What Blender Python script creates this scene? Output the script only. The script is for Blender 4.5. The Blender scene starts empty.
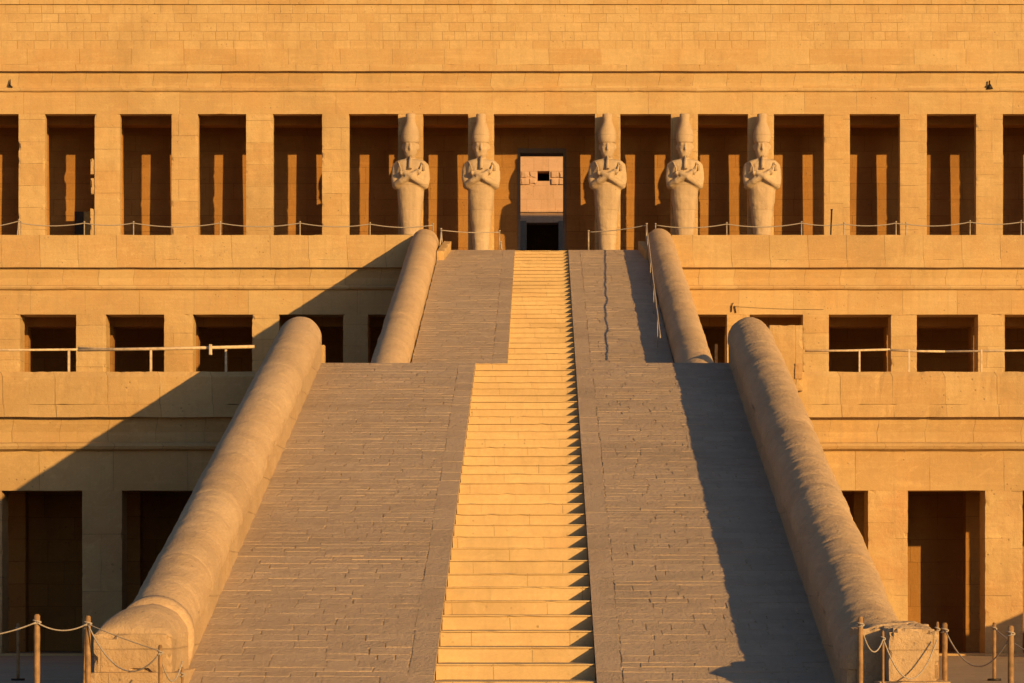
import bpy, bmesh, math, random
from mathutils import Vector, noise

# ------------------------------------------------------------------ camera, sky, sun, exposure
scene = bpy.context.scene
F, U0, V0, H = 3000.0, 542.0, 590.0, 1.7          # focal length in pixels, principal point, eye height
cam = bpy.data.cameras.new('camera'); camo = bpy.data.objects.new('camera', cam)
scene.collection.objects.link(camo); scene.camera = camo
camo.location = (0, 0, H); camo.rotation_euler = (math.radians(90), 0, 0)
cam.sensor_width = 36; cam.lens = F / 1024 * 36
cam.shift_x = -(U0 - 512) / 1024; cam.shift_y = (V0 - 341.5) / 1024
cam.clip_start = 0.5; cam.clip_end = 6000

TA, TV = 0.83, 0.285                                # light travels (-TA, 1, -TV)
sdir = Vector((TA, -1, TV)).normalized()
elev = math.asin(sdir.z)
world = bpy.data.worlds.new('World'); scene.world = world; world.use_nodes = True
wn = world.node_tree; sky = wn.nodes.new('ShaderNodeTexSky'); sky.sky_type = 'NISHITA'
sky.sun_disc = False; sky.sun_elevation = elev; sky.sun_rotation = math.atan2(sdir.x, sdir.y)
sky.air_density = 1.0; sky.dust_density = 1.3; sky.ozone_density = 2.5
bg = wn.nodes['Background']; bg.inputs[1].default_value = 0.075
wn.links.new(sky.outputs[0], bg.inputs[0])
sl = bpy.data.lights.new('sun', 'SUN'); sl.energy = 5.0; sl.angle = math.radians(0.5); sl.color = (1.0, 0.59, 0.185)
so = bpy.data.objects.new('sun', sl); scene.collection.objects.link(so)
so.rotation_euler = sdir.to_track_quat('Z', 'Y').to_euler(); so.location = (60, -60, 40)
vs = scene.view_settings
vs.view_transform = 'Standard'; vs.look = 'None'; vs.gamma = 1; vs.exposure = 0.30
scene.render.resolution_x = 1024; scene.render.resolution_y = 683

R = random.Random(7)
def X(px, y): return (px - U0) * y / F
def Z(row, y): return H + (V0 - row) * y / F

# ------------------------------------------------------------------ materials
def new_mat(name):
    m = bpy.data.materials.new(name); m.use_nodes = True
    nt = m.node_tree; b = nt.nodes['Principled BSDF']
    b.inputs['Specular IOR Level'].default_value = 0.15
    return m, nt, b
def N(nt, t, **kw):
    n = nt.nodes.new(t)
    for k, v in kw.items(): setattr(n, k, v)
    return n
def math_(nt, op, a, b=None, c=None):
    n = N(nt, 'ShaderNodeMath', operation=op)
    for i, v in enumerate((a, b, c)):
        if v is None: continue
        if isinstance(v, (int, float)): n.inputs[i].default_value = v
        else: nt.links.new(v, n.inputs[i])
    return n.outputs[0]
def mixc(nt, fac, a, b, mode='MIX'):
    n = N(nt, 'ShaderNodeMix', data_type='RGBA', blend_type=mode)
    if isinstance(fac, (int, float)): n.inputs[0].default_value = fac
    else: nt.links.new(fac, n.inputs[0])
    for i, v in ((6, a), (7, b)):
        if isinstance(v, tuple): n.inputs[i].default_value = (*v, 1)
        else: nt.links.new(v, n.inputs[i])
    return n.outputs[2]
def ramp(nt, fac, p0, p1, v0=0.0, v1=1.0):
    n = N(nt, 'ShaderNodeMapRange'); nt.links.new(fac, n.inputs[0])
    for i, v in enumerate((p0, p1, v0, v1)): n.inputs[i + 1].default_value = v
    return n.outputs[0]
def noise_(nt, vec, scale, detail=6, rough=.55, dist=0):
    n = N(nt, 'ShaderNodeTexNoise'); nt.links.new(vec, n.inputs['Vector'])
    n.inputs['Scale'].default_value = scale; n.inputs['Detail'].default_value = detail
    n.inputs['Roughness'].default_value = rough; n.inputs['Distortion'].default_value = dist
    return n.outputs['Fac']
def comb(nt, x, y, z=0.0):
    n = N(nt, 'ShaderNodeCombineXYZ')
    for i, v in enumerate((x, y, z)):
        if isinstance(v, (int, float)): n.inputs[i].default_value = v
        else: nt.links.new(v, n.inputs[i])
    return n.outputs[0]

def stone(name, base, alt, pink, bw=2.0, bh=.7, mortar=.012, var=.5, joint=.55, bump=.5, plane='wall',
          phase=0.0, z0=0.0, stagger=.5, shift=0.0, stain=.45, grain=1.0, jcol=None, island=0.0):
    """procedural masonry laid out in world metres; base/alt are block tints, pink a mineral stain"""
    m, nt, b = new_mat(name)
    geo = N(nt, 'ShaderNodeNewGeometry'); pos = geo.outputs['Position']
    sep = N(nt, 'ShaderNodeSeparateXYZ'); nt.links.new(pos, sep.inputs[0]); x, y, z = sep.outputs
    if plane == 'wall': u = math_(nt, 'ADD', x, y); v = z
    else: u = x; v = y
    wob = noise_(nt, pos, 1.1, 2); wob = math_(nt, 'MULTIPLY', math_(nt, 'SUBTRACT', wob, .5), .05)
    u = math_(nt, 'ADD', math_(nt, 'ADD', u, wob), -phase); v = math_(nt, 'ADD', math_(nt, 'ADD', v, wob), -z0)
    if shift:
        cell = math_(nt, 'FLOOR', math_(nt, 'DIVIDE', x if plane == 'wall' else u, bw))
        v = math_(nt, 'ADD', v, math_(nt, 'MULTIPLY', cell, shift))
        wn_ = N(nt, 'ShaderNodeTexWhiteNoise', noise_dimensions='1D'); nt.links.new(cell, wn_.inputs['W'])
        v = math_(nt, 'ADD', v, math_(nt, 'MULTIPLY', wn_.outputs[0], .2))
    bt = N(nt, 'ShaderNodeTexBrick', offset=stagger, offset_frequency=2, squash=.72, squash_frequency=3)
    nt.links.new(comb(nt, u, v), bt.inputs['Vector'])
    bt.inputs['Scale'].default_value = 1; bt.inputs['Brick Width'].default_value = bw; bt.inputs['Row Height'].default_value = bh
    bt.inputs['Mortar Size'].default_value = mortar; bt.inputs['Mortar Smooth'].default_value = .35
    bt.inputs['Color1'].default_value = (0, 0, 0, 1); bt.inputs['Color2'].default_value = (1, 1, 1, 1)
    bt.inputs['Mortar'].default_value = (.5, .5, .5, 1)
    col = mixc(nt, math_(nt, 'MULTIPLY', bt.outputs['Color'], var), base, alt)
    n1 = noise_(nt, pos, .55, 7, .62, .6); n2 = noise_(nt, pos, 2.3, 8, .68, .3); n3 = noise_(nt, pos, 14, 6, .7)
    col = mixc(nt, ramp(nt, n1, .42, .75, 0, stain), col, pink)
    # horizontal bedding and vertical weather streaks
    bed = noise_(nt, comb(nt, math_(nt, 'MULTIPLY', x, .5), y, math_(nt, 'MULTIPLY', z, 7)), 1.0, 6, .6, .4)
    strk = noise_(nt, comb(nt, math_(nt, 'MULTIPLY', x, 5), y, math_(nt, 'MULTIPLY', z, .35)), 1.0, 6, .65)
    dk = tuple(c * .62 for c in base); lt = tuple(min(.8, c * 1.28) for c in base)
    col = mixc(nt, ramp(nt, bed, .52, .8, 0, .45), col, lt)
    col = mixc(nt, ramp(nt, strk, .52, .78, 0, .45), col, dk)
    n0 = noise_(nt, pos, .22, 5, .6, .8); col = mixc(nt, ramp(nt, n0, .48, .66, 0, .5), col, tuple(c * .74 for c in alt))
    scr = noise_(nt, comb(nt, math_(nt, 'ADD', math_(nt, 'MULTIPLY', x, 2.2), math_(nt, 'MULTIPLY', z, 1.8)), y, math_(nt, 'SUBTRACT', math_(nt, 'MULTIPLY', z, 9), math_(nt, 'MULTIPLY', x, 6))), 1.0, 4, .6, 1.2)
    col = mixc(nt, ramp(nt, scr, .58, .7, 0, .22), col, lt)
    col = mixc(nt, ramp(nt, n2, .55, .8, 0, .55), col, dk)
    col = mixc(nt, ramp(nt, n2, .42, .22, 0, .5), col, lt)
    col = mixc(nt, ramp(nt, n3, .3, .7, .0, .28), col, tuple(c * .7 for c in alt))
    if island:
        ri = geo.outputs['Random Per Island']
        col = mixc(nt, math_(nt, 'MULTIPLY', ri, island), col, tuple(c * .62 for c in base)); col = mixc(nt, ramp(nt, ri, .8, 1, 0, island * .6), col, lt)
    # joints: broken, some strong, some nearly closed
    jn = ramp(nt, noise_(nt, pos, 1.3, 4), .38, .62, .25, 1)
    jf = math_(nt, 'MULTIPLY', bt.outputs['Fac'], jn)
    col = mixc(nt, math_(nt, 'MULTIPLY', jf, joint), col, jcol or tuple(c * .3 for c in base))
    # pits
    vo = N(nt, 'ShaderNodeTexVoronoi'); nt.links.new(pos, vo.inputs['Vector']); vo.inputs['Scale'].default_value = 5.0
    pit = math_(nt, 'MULTIPLY', ramp(nt, vo.outputs['Distance'], .16, .06), ramp(nt, noise_(nt, pos, .8, 3), .50, .62))
    col = mixc(nt, math_(nt, 'MULTIPLY', pit, .6), col, tuple(c * .35 for c in base))
    nt.links.new(col, b.inputs['Base Color']); b.inputs['Roughness'].default_value = .92
    h = math_(nt, 'ADD', math_(nt, 'MULTIPLY', n2, .05), math_(nt, 'MULTIPLY', n3, .018 * grain))
    h = math_(nt, 'ADD', h, math_(nt, 'MULTIPLY', noise_(nt, pos, 45, 3, .7), .006 * grain))
    h = math_(nt, 'SUBTRACT', h, math_(nt, 'MULTIPLY', jf, .02)); h = math_(nt, 'SUBTRACT', h, math_(nt, 'MULTIPLY', pit, .02))
    h = math_(nt, 'ADD', h, math_(nt, 'MULTIPLY', bt.outputs['Color'], .01))
    h = math_(nt, 'ADD', h, math_(nt, 'MULTIPLY', bed, .02))
    bp = N(nt, 'ShaderNodeBump'); bp.inputs['Strength'].default_value = bump; bp.inputs['Distance'].default_value = 1.0
    nt.links.new(h, bp.inputs['Height']); nt.links.new(bp.outputs[0], b.inputs['Normal'])
    return m
def plain(name, c, rough=.7, metal=0.0, var=.25, scale=9):
    m, nt, b = new_mat(name); geo = N(nt, 'ShaderNodeNewGeometry')
    n = noise_(nt, geo.outputs['Position'], scale, 5)
    col = mixc(nt, ramp(nt, n, .3, .7), tuple(v * (1 - var) for v in c), tuple(min(.9, v * (1 + var)) for v in c))
    nt.links.new(col, b.inputs['Base Color']); b.inputs['Roughness'].default_value = rough; b.inputs['Metallic'].default_value = metal
    return m

LIME, LIME2, PINK = (.53, .380, .192), (.46, .303, .142), (.50, .285, .11)
PT, PM, PL = 2.811, 3.10, 3.075                      # pillar periods
M = {}
M['wall_top'] = stone('small_block_masonry', LIME, LIME2, PINK, .62, .335, .014, .75, .5, .5, z0=.1, stain=.25)
M['beam'] = stone('long_limestone_blocks', LIME, LIME2, PINK, 2.7, 30, .012, .95, .6, .4, phase=.3, z0=-3, stain=.6)
M['beam2'] = stone('long_limestone_blocks_offset', LIME, LIME2, PINK, 1.75, 30, .012, 1, .65, .5, phase=1.1, z0=-4, stain=.6)
M['parapet'] = stone('parapet_blocks', LIME, LIME2, PINK, 1.9, 30, .013, .95, .7, .55, phase=.7, z0=-5, stain=.6)
M['pil_t'] = stone('upper_pillar_blocks', LIME, LIME2, PINK, PT, .82, .012, 1, .6, .45, phase=X(46, 112) + 112 + .9, stagger=0, shift=.31, stain=.6)
M['pil_m'] = stone('middle_pillar_blocks', LIME, LIME2, PINK, PM, .74, .012, .8, .6, .55, phase=X(48, 107) + 107, stagger=0, shift=.27, stain=.6)
M['pil_l'] = stone('lower_pillar_blocks', LIME, LIME2, (.44, .20, .085), PL, 1.5, .012, .75, .5, .6, phase=X(946, 78.6) + 78.6, stagger=0, shift=.43, stain=.8)
M['inner'] = stone('interior_wall_blocks', (.38, .205, .068), (.31, .16, .052), (.38, .165, .05), 1.5, .62, .012, .8, .6, .5, stain=.4)  # darker, redder stone: interior shade and warm bounced light put into the colour
M['coping'] = stone('weathered_coping_stone', (.58, .42, .265), (.50, .35, .215), (.54, .35, .19), 60, 1.7, .016, .9, .35, .75, plane='floor', z0=.4, stain=.5, grain=2.2, jcol=(.66, .5, .33))
M['side'] = stone('balustrade_wall_stone', (.50, .365, .23), (.45, .31, .185), PINK, 2.4, .8, .012, .6, .35, .8, stain=.35, grain=1.6)
M['pave'] = stone('grey_brown_paving_slabs', (.52, .40, .30), (.46, .34, .25), (.52, .37, .25), 3, 3, .0001, .2, 0, .9, plane='floor', stain=.6, grain=2.6, jcol=(.60, .45, .30), island=.42)
M['mortar'] = plain('pale_lime_mortar', (.46, .34, .22), .95, var=.5)
M['step'] = stone('pale_step_stone', (.58, .428, .225), (.54, .37, .185), (.55, .33, .16), 2.3, 40, .01, .5, .55, .25, z0=-9, phase=.4, stain=.3)
M['statue'] = stone('statue_limestone', (.50, .385, .26), (.46, .34, .22), (.47, .33, .2), 60, .93, .012, 1, .45, .5, stain=.55, grain=1.2)
M['court'] = stone('pinkish_court_wall', (.55, .37, .26), (.50, .32, .21), (.50, .30, .2), .9, .62, .012, .6, .5, .4, stain=.3)
M['granite'] = stone('grey_granite', (.20, .17, .15), (.16, .14, .12), (.22, .15, .12), 9, 2.0, .01, .5, .4, .5)
M['ground'] = stone('sandy_ground', (.38, .29, .20), (.34, .25, .17), (.38, .26, .17), 1.6, 1.1, .012, .5, .3, .6, plane='floor', stain=.4)
M['wood'] = plain('varnished_wood_pole', (.26, .155, .075), .45, var=.35)
M['rail'] = plain('pale_painted_rail', (.55, .42, .28), .6)
M['rope'] = plain('pale_twisted_rope', (.34, .29, .25), .85, var=.3, scale=60)
M['iron'] = plain('dark_iron', (.035, .028, .024), .5, .3)
M['steel'] = plain('dull_metal_post', (.36, .30, .24), .5, .2)

# ------------------------------------------------------------------ object helpers
C = scene.collection; ORG = {}
def tag(o, label=None, cat=None, group=None, kind=None):
    if label: o['label'] = label
    if cat: o['category'] = cat
    if group: o['group'] = group
    if kind: o['kind'] = kind
    return o
def thing(name, loc, label, cat, group=None):
    o = bpy.data.objects.new(name, None); C.objects.link(o); o.location = loc; o.empty_display_size = .3
    ORG[o.name] = Vector(loc); return tag(o, label, cat, group)
class MB:
    def __init__(s): s.v = []; s.f = []; s.sm = []
    def add(s, vs_, fs, smooth=False):
        k = len(s.v); s.v += [tuple(v) for v in vs_]
        s.f += [tuple(i + k for i in f) for f in fs]; s.sm += [smooth] * len(fs); return s
    def box(s, x0, x1, y0, y1, z0, z1):
        return s.add([(x0,y0,z0),(x1,y0,z0),(x1,y1,z0),(x0,y1,z0),(x0,y0,z1),(x1,y0,z1),(x1,y1,z1),(x0,y1,z1)],
                     [(0,3,2,1),(4,5,6,7),(0,1,5,4),(1,2,6,5),(2,3,7,6),(3,0,4,7)])
    def rbox(s, x0, x1, y0, y1, z0, z1, res=.12, amp=.007, chip=.05, thr=.1, seed=0, slant=None):
        """box with worn faces and chipped arrises"""
        n = [max(1, min(60, int(round(abs(d) / res)))) for d in (x1 - x0, y1 - y0, z1 - z0)]
        idx = {}; V = []
        def vid(i, j, k):
            if (i, j, k) in idx: return idx[(i, j, k)]
            p = Vector((x0 + (x1 - x0) * i / n[0], y0 + (y1 - y0) * j / n[1], z0 + (z1 - z0) * k / n[2]))
            ax = [i in (0, n[0]), j in (0, n[1]), k in (0, n[2])]
            q = p * 1.7 + Vector((seed * 3.1, seed * 1.3, 0))
            d = Vector((noise.noise(q * 2.1), noise.noise(q * 2.1 + Vector((9, 2, 5))), noise.noise(q * 2.1 + Vector((3, 7, 1))))) * amp
            sg = Vector(((1 if i == 0 else -1) if ax[0] else 0, (1 if j == 0 else -1) if ax[1] else 0, (1 if k == 0 else -1) if ax[2] else 0))
            if sum(ax) >= 2:
                c = (max(0, noise.noise(q * 1.9 + Vector((1, 8, 3))) - thr - .22) + .35 * max(0, noise.noise(q * 6.0) - .25)) * chip * 2 + .004
                d = d * .5 + sg * c
            V.append(p + d); idx[(i, j, k)] = len(V) - 1; return len(V) - 1
        Fs = []
        for a, b_, c_ in ((0, 1, 2), (1, 2, 0), (2, 0, 1)):
            for side in (0, n[c_]):
                for i in range(n[a]):
                    for j in range(n[b_]):
                        q = []
                        for di, dj in ((0, 0), (1, 0), (1, 1), (0, 1)):
                            t = [0, 0, 0]; t[a] = i + di; t[b_] = j + dj; t[c_] = side; q.append(vid(*t))
                        Fs.append(tuple(q if side else q[::-1]))
        return s.add(V, Fs)
    def tube(s, pts, r, seg=8, cap=True):
        pts = [Vector(p) for p in pts]; n = len(pts); V = []; Fs = []
        for i, p in enumerate(pts):
            t = (pts[min(i + 1, n - 1)] - pts[max(i - 1, 0)]).normalized()
            up = Vector((0, 0, 1)) if abs(t.z) < .9 else Vector((1, 0, 0))
            a = t.cross(up).normalized(); b_ = t.cross(a)
            rr = r[i] if isinstance(r, (list, tuple)) else r
            for k in range(seg):
                w = 2 * math.pi * k / seg; V.append(p + (a * math.cos(w) + b_ * math.sin(w)) * rr)
        for i in range(n - 1):
            for k in range(seg):
                k2 = (k + 1) % seg; Fs.append((i*seg+k, i*seg+k2, (i+1)*seg+k2, (i+1)*seg+k))
        if cap: Fs += [tuple(range(seg))[::-1], tuple(range((n-1)*seg, n*seg))]
        s.add(V, Fs, True)
        if cap: s.sm[-2:] = [False, False]
        return s
    def ball(s, c, rx, ry, rz, seg=12, rings=8):
        V = [(c[0], c[1], c[2] - rz)]; Fs = []
        for i in range(1, rings):
            t = -math.pi / 2 + math.pi * i / rings
            for k in range(seg):
                w = 2 * math.pi * k / seg
                V.append((c[0] + rx*math.cos(t)*math.cos(w), c[1] + ry*math.cos(t)*math.sin(w), c[2] + rz*math.sin(t)))
        V.append((c[0], c[1], c[2] + rz)); L = len(V) - 1
        for k in range(seg):
            k2 = (k + 1) % seg; Fs.append((0, 1 + k2, 1 + k)); Fs.append((L, L - seg + k, L - seg + k2))
            for i in range(rings - 2):
                a = 1 + i * seg; Fs.append((a + k, a + k2, a + seg + k2, a + seg + k))
        return s.add(V, Fs, True)
    def holed(s, x0, x1, z0, z1, y0, y1, holes):
        """wall slab with rectangular openings (x0,x1,z0,z1), one skin without inner faces"""
        xs = sorted({x0, x1, *[h[0] for h in holes], *[h[1] for h in holes]}); zs = sorted({z0, z1, *[h[2] for h in holes], *[h[3] for h in holes]})
        xs = [v for v in xs if x0 <= v <= x1]; zs = [v for v in zs if z0 <= v <= z1]
        def solid(i, j):
            if i < 0 or j < 0 or i >= len(xs) - 1 or j >= len(zs) - 1: return False
            cx, cz = (xs[i] + xs[i+1]) / 2, (zs[j] + zs[j+1]) / 2
            return not any(h[0] < cx < h[1] and h[2] < cz < h[3] for h in holes)
        for i in range(len(xs) - 1):
            for j in range(len(zs) - 1):
                if not solid(i, j): continue
                a, b_, c, d = xs[i], xs[i+1], zs[j], zs[j+1]
                s.add([(a,y0,c),(b_,y0,c),(b_,y0,d),(a,y0,d),(a,y1,c),(b_,y1,c),(b_,y1,d),(a,y1,d)],
                      [(0,1,2,3),(5,4,7,6)] + ([] if solid(i-1,j) else [(4,0,3,7)]) + ([] if solid(i+1,j) else [(1,5,6,2)])
                      + ([] if solid(i,j-1) else [(4,5,1,0)]) + ([] if solid(i,j+1) else [(3,2,6,7)]))
        return s
    def strip(s, x0, x1, prof, res=.3, amp=.010, chip=.03, seed=0):
        """closed (y,z) profile run along x with worn arrises"""
        n = max(1, int((x1 - x0) / res)); k = len(prof); V = []; Fs = []
        cy = sum(p[0] for p in prof) / k; cz = sum(p[1] for p in prof) / k
        for i in range(n + 1):
            x = x0 + (x1 - x0) * i / n
            for j, (y, z) in enumerate(prof):
                q = Vector((x * 1.3, y * 2 + seed, z * 2 + seed * 3)); a = noise.noise(q) * amp; b_ = noise.noise(q + Vector((5, 5, 5))) * amp
                c = (max(0, noise.noise(q * 1.7 + Vector((2, 9, 4))) - .42) + .3 * max(0, noise.noise(q * 5.3) - .3)) * chip * 2
                d = Vector((cy - y, cz - z)); d = d.normalized() if d.length else d
                V.append((x, y + a + d.x * c, z + b_ + d.y * c))
        for i in range(n):
            for j in range(k):
                j2 = (j + 1) % k; Fs.append((i*k+j, i*k+j2, (i+1)*k+j2, (i+1)*k+j)[::-1])
        Fs += [tuple(range(k)), tuple(range(n*k, (n+1)*k))[::-1]]
        return s.add(V, Fs)
    def build(s, name, mat, parent=None, keep=False, smooth=None):
        me = bpy.data.meshes.new(name); org = ORG.get(parent.name, Vector()) if parent else Vector()
        me.from_pydata([tuple(Vector(v) - org) for v in s.v], [], s.f); me.materials.append(mat)
        me.polygons.foreach_set('use_smooth', s.sm if smooth is None else [smooth] * len(s.f)); 
        bm = bmesh.new(); bm.from_mesh(me); bmesh.ops.recalc_face_normals(bm, faces=bm.faces); bm.to_mesh(me); bm.free()
        me.update(); o = bpy.data.objects.new(name, me); C.objects.link(o)
        if parent: o.parent = parent; ORG[o.name] = org
        return o

XL, XR = -30.0, 28.0
def octo(yc, zc, ry, rz, n=10):
    return [(yc + ry*math.cos(2*math.pi*i/n), zc + rz*math.sin(2*math.pi*i/n)) for i in range(n)]

# ------------------------------------------------------------------ setting: ground and terrace floors
g = MB(); g.add([(-1500,-800,0),(1500,-800,0),(1500,2500,0),(-1500,2500,0)], [(0,1,2,3)])
tag(g.build('ground', M['ground']), kind='structure')
ZT1, ZT2 = 7.2, 13.8
t = MB(); t.box(XL, XR, 79.6, 106.9, 5.0, ZT1); tag(t.build('terrace_floor', M['ground']), kind='structure')
t = MB(); t.box(XL, XR, 108.2, 150, 12.4, ZT2); tag(t.build('terrace_floor', M['ground']), kind='structure')
# stone kerb in front of the lowest portico
t = MB(); t.strip(XL, -7.2, [(77.5, -.1), (78.5, -.1), (78.5, .05), (77.5, .05)], seed=4); t.strip(6.3, XR, [(77.5, -.1), (78.5, -.1), (78.5, .05), (77.5, .05)], seed=5)
tag(t.build('pavement', M['parapet']), kind='structure')

# ------------------------------------------------------------------ lowest colonnade (y = 77)
YL = 78.6; ZLo = Z(490.5, YL)
lo = thing('lower_colonnade', (0, YL, 0), 'lowest pillared stone portico, tall dark openings at ground level beside the wide ramp', 'colonnade')
pl = [(X(a, YL), X(b, YL)) for a, b in ((-38, 2), (82, 122), (200, 240), (868-115, 868-73), (868, 908), (985, 1023))]
for k in range(1, 7): pl.append((pl[0][0] - PL * k, pl[0][1] - PL * k)); pl.append((pl[5][0] + PL * k, pl[5][1] + PL * k))
pl = [p for p in pl if p[0] > XL and p[1] < XR and not (-6.7 < (p[0] + p[1]) / 2 < 5.8)]
for i, (a, b) in enumerate(pl):
    MB().rbox(a, b, YL, YL + 1.0, 0, ZLo + .01, .11, .012, .06, .12, i).build('pillar', M['pil_l'], lo)
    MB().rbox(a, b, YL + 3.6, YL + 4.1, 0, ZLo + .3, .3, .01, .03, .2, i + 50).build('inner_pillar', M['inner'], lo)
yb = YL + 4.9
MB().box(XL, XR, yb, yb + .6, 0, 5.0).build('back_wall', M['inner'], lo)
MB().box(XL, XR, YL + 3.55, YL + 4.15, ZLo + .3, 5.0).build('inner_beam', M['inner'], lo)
ZA = Z(450, YL)
for sx0, sx1, s in ((XL, -5.72, 1), (4.85, XR, 2)):
    MB().strip(sx0, sx1, [(YL, ZLo), (YL + .95, ZLo), (YL + .95, ZA), (YL, ZA)], .2, .008, .03, s).build('architrave', M['beam'], lo)
    MB().strip(sx0, sx1, octo(YL + .02, Z(446.5, YL), .21, .12), .2, .012, .05, s + 3).build('torus_moulding', M['beam2'], lo)
    MB().strip(sx0, sx1, [(YL + .02, Z(443, YL)), (YL + .95, Z(443, YL)), (YL + .95, Z(417, YL)), (YL - .02, Z(417, YL)), (YL - .01, Z(424, YL)), (YL + .04, Z(432, YL))], .2, .008, .0, s + 5).build('cavetto', M['beam2'], lo)
    MB().strip(sx0, sx1, [(YL - .24, Z(417.5, YL)), (YL + .95, Z(417.5, YL)), (YL + .95, Z(405, YL)), (YL - .22, Z(405, YL))], .15, .012, .06, s + 7).build('cornice', M['parapet'], lo)
    MB().strip(sx0, sx1, [(YL - .20, Z(405, YL) + .002), (YL + .8, Z(405, YL) + .002), (YL + .8, Z(373, YL)), (YL - .12, Z(372, YL)), (YL - .19, Z(377, YL))], .12, .014, .10, s + 9).build('parapet', M['parapet'], lo)

# ------------------------------------------------------------------ middle colonnade (y = 107)
YM = 107.0; ZMo = Z(314.5, YM)
mi = thing('middle_colonnade', (0, YM, ZT1), 'middle pillared stone portico with squat dark openings, on the first terrace', 'colonnade')
pm = [(X(a, YM), X(b, YM)) for a, b in ((-10, 20), (76, 106), (164, 193), (252, 279), (343, 368), (727, 750), (803, 829), (891, 917), (978, 1005))]
for k in range(1, 6): pm.append((pm[0][0] - PM * k, pm[0][1] - PM * k)); pm.append((pm[8][0] + PM * k, pm[8][1] + PM * k))
pm = [p for p in pm if p[0] > XL and p[1] < XR]
for i, (a, b) in enumerate(pm):
    MB().rbox(a, b, YM, YM + 1.0, ZT1, ZMo + .01, .11, .012, .06, .12, i + 20).build('pillar', M['pil_m'], mi)
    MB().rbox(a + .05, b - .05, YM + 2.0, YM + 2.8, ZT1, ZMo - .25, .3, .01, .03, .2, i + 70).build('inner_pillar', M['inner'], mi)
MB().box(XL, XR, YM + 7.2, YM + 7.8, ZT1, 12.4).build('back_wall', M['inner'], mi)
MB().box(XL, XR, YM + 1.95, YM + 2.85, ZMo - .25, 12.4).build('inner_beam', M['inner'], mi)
for sx0, sx1, s in ((XL, -4.62, 1), (4.62, XR, 2)):
    MB().strip(sx0, sx1, [(YM, ZMo), (YM + 1.1, ZMo), (YM + 1.1, Z(290, YM)), (YM, Z(290, YM))], .25, .008, .03, s + 20).build('architrave', M['beam'], mi)
    MB().strip(sx0, sx1, octo(YM + .02, Z(287.6, YM), .15, .095), .2, .012, .05, s + 23).build('torus_moulding', M['beam2'], mi)
    MB().strip(sx0, sx1, [(YM + .02, Z(286, YM)), (YM + 1.1, Z(286, YM)), (YM + 1.1, Z(267.5, YM)), (YM - .02, Z(267.5, YM)), (YM - .01, Z(272, YM)), (YM + .04, Z(278, YM))], .25, .006, 0, s + 25).build('cavetto', M['beam2'], mi)
    MB().strip(sx0, sx1, [(YM - .22, Z(268, YM)), (YM + 1.2, Z(268, YM)), (YM + 1.2, Z(260, YM)), (YM - .20, Z(260, YM))], .2, .010, .05, s + 27).build('cornice', M['parapet'], mi)
    MB().strip(sx0, sx1, [(YM - .18, Z(260, YM) + .002), (YM + .8, Z(260, YM) + .002), (YM + .8, Z(235.5, YM)), (YM - .16, Z(235.5, YM))], .2, .010, .04, s + 29).build('parapet', M['parapet'], mi)
MB().rbox(X(714.6, YM + 2.3), X(717.6, YM + 2.3), YM + 2.2, YM + 2.4, ZT1, Z(344, YM + 2.3), .1, .01).build('door_post', M['rail'], mi)
# wall under the ramp head joining both halves
MB().box(-5.2, 4.7, YM + .3, YM + 1.2, ZMo - .3, 13.7).build('infill_wall', M['inner'], mi)

# ------------------------------------------------------------------ uppermost colonnade (y = 112)
YT = 112.0; ZTo = Z(114, YT)
up = thing('upper_colonnade', (0, YT, ZT2), 'uppermost stone portico with tall slim pillars under the small block wall', 'colonnade')
pt_px = [(18.5, 45), (94.5, 120), (171.5, 198), (246, 273), (322, 349), (398, 423), (468, 494), (595, 620.5), (671, 698), (748, 774), (824, 850), (900, 927), (976, 1003)]
pt = [(X(a, YT), X(b, YT)) for a, b in pt_px]
for k in range(1, 4): pt.append((pt[0][0] - PT * k, pt[0][1] - PT * k)); pt.append((pt[12][0] + PT * k, pt[12][1] + PT * k))
YW = YT + 3.55
for i, (a, b) in enumerate(pt):
    m = MB().rbox(a, b, YT, YT + .46, ZT2, ZTo + .01, .09, .010, .05, .14, i + 40)
    if i == 1:    # broken left edge with stubs of the old wall bonding
        for r0, r1, e in ((158, 174, 90.3), (178, 194, 90.6), (208, 237, 90.0)):
            m.rbox(X(e, YT), a + .06, YT + .05, YT + .44, Z(r1, YT), Z(r0, YT), .05, .02, .08, 0, i + r0)
    m.build('pillar', M['pil_t'], up)
    c = (a + b) / 2; col = MB(); n = 16
    zs = [ZT2 + (19.3 - ZT2) * j / 8 for j in range(9)]
    col.tube([(c + .04, YT + 1.86, z) for z in zs], [.34 - .05 * j / 8 + R.uniform(-.006, .006) for j in range(9)], n)
    for p in range(len(col.sm)): col.sm[p] = False
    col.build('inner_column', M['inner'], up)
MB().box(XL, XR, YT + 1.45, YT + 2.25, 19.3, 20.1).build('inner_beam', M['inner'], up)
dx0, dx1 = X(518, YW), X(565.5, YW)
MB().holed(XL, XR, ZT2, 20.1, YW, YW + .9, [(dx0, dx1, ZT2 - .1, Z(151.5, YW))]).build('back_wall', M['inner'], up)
fr = MB().box(dx0 - .03, dx0 + .09, YW - .02, YW + .95, ZT2, Z(151.5, YW) + .12).box(dx1 - .09, dx1 + .03, YW - .02, YW + .95, ZT2, Z(151.5, YW) + .12).box(dx0 + .09, dx1 - .09, YW - .02, YW + .95, Z(153, YW), Z(151.5, YW) + .12)
fr.build('door_frame', M['granite'], up)
MB().box(XL, XR, YT + .05, YW + .9, 20.1, 21.3).build('roof_slab', M['inner'], up)
MB().strip(XL, XR, [(YT, ZTo), (YT + .46, ZTo), (YT + .46, 20.1), (YT + .04, 20.1), (YT + .04, 20.6), (YT, Z(91, YT))], .25, .008, .03, 60).build('architrave', M['beam'], up)
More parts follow.
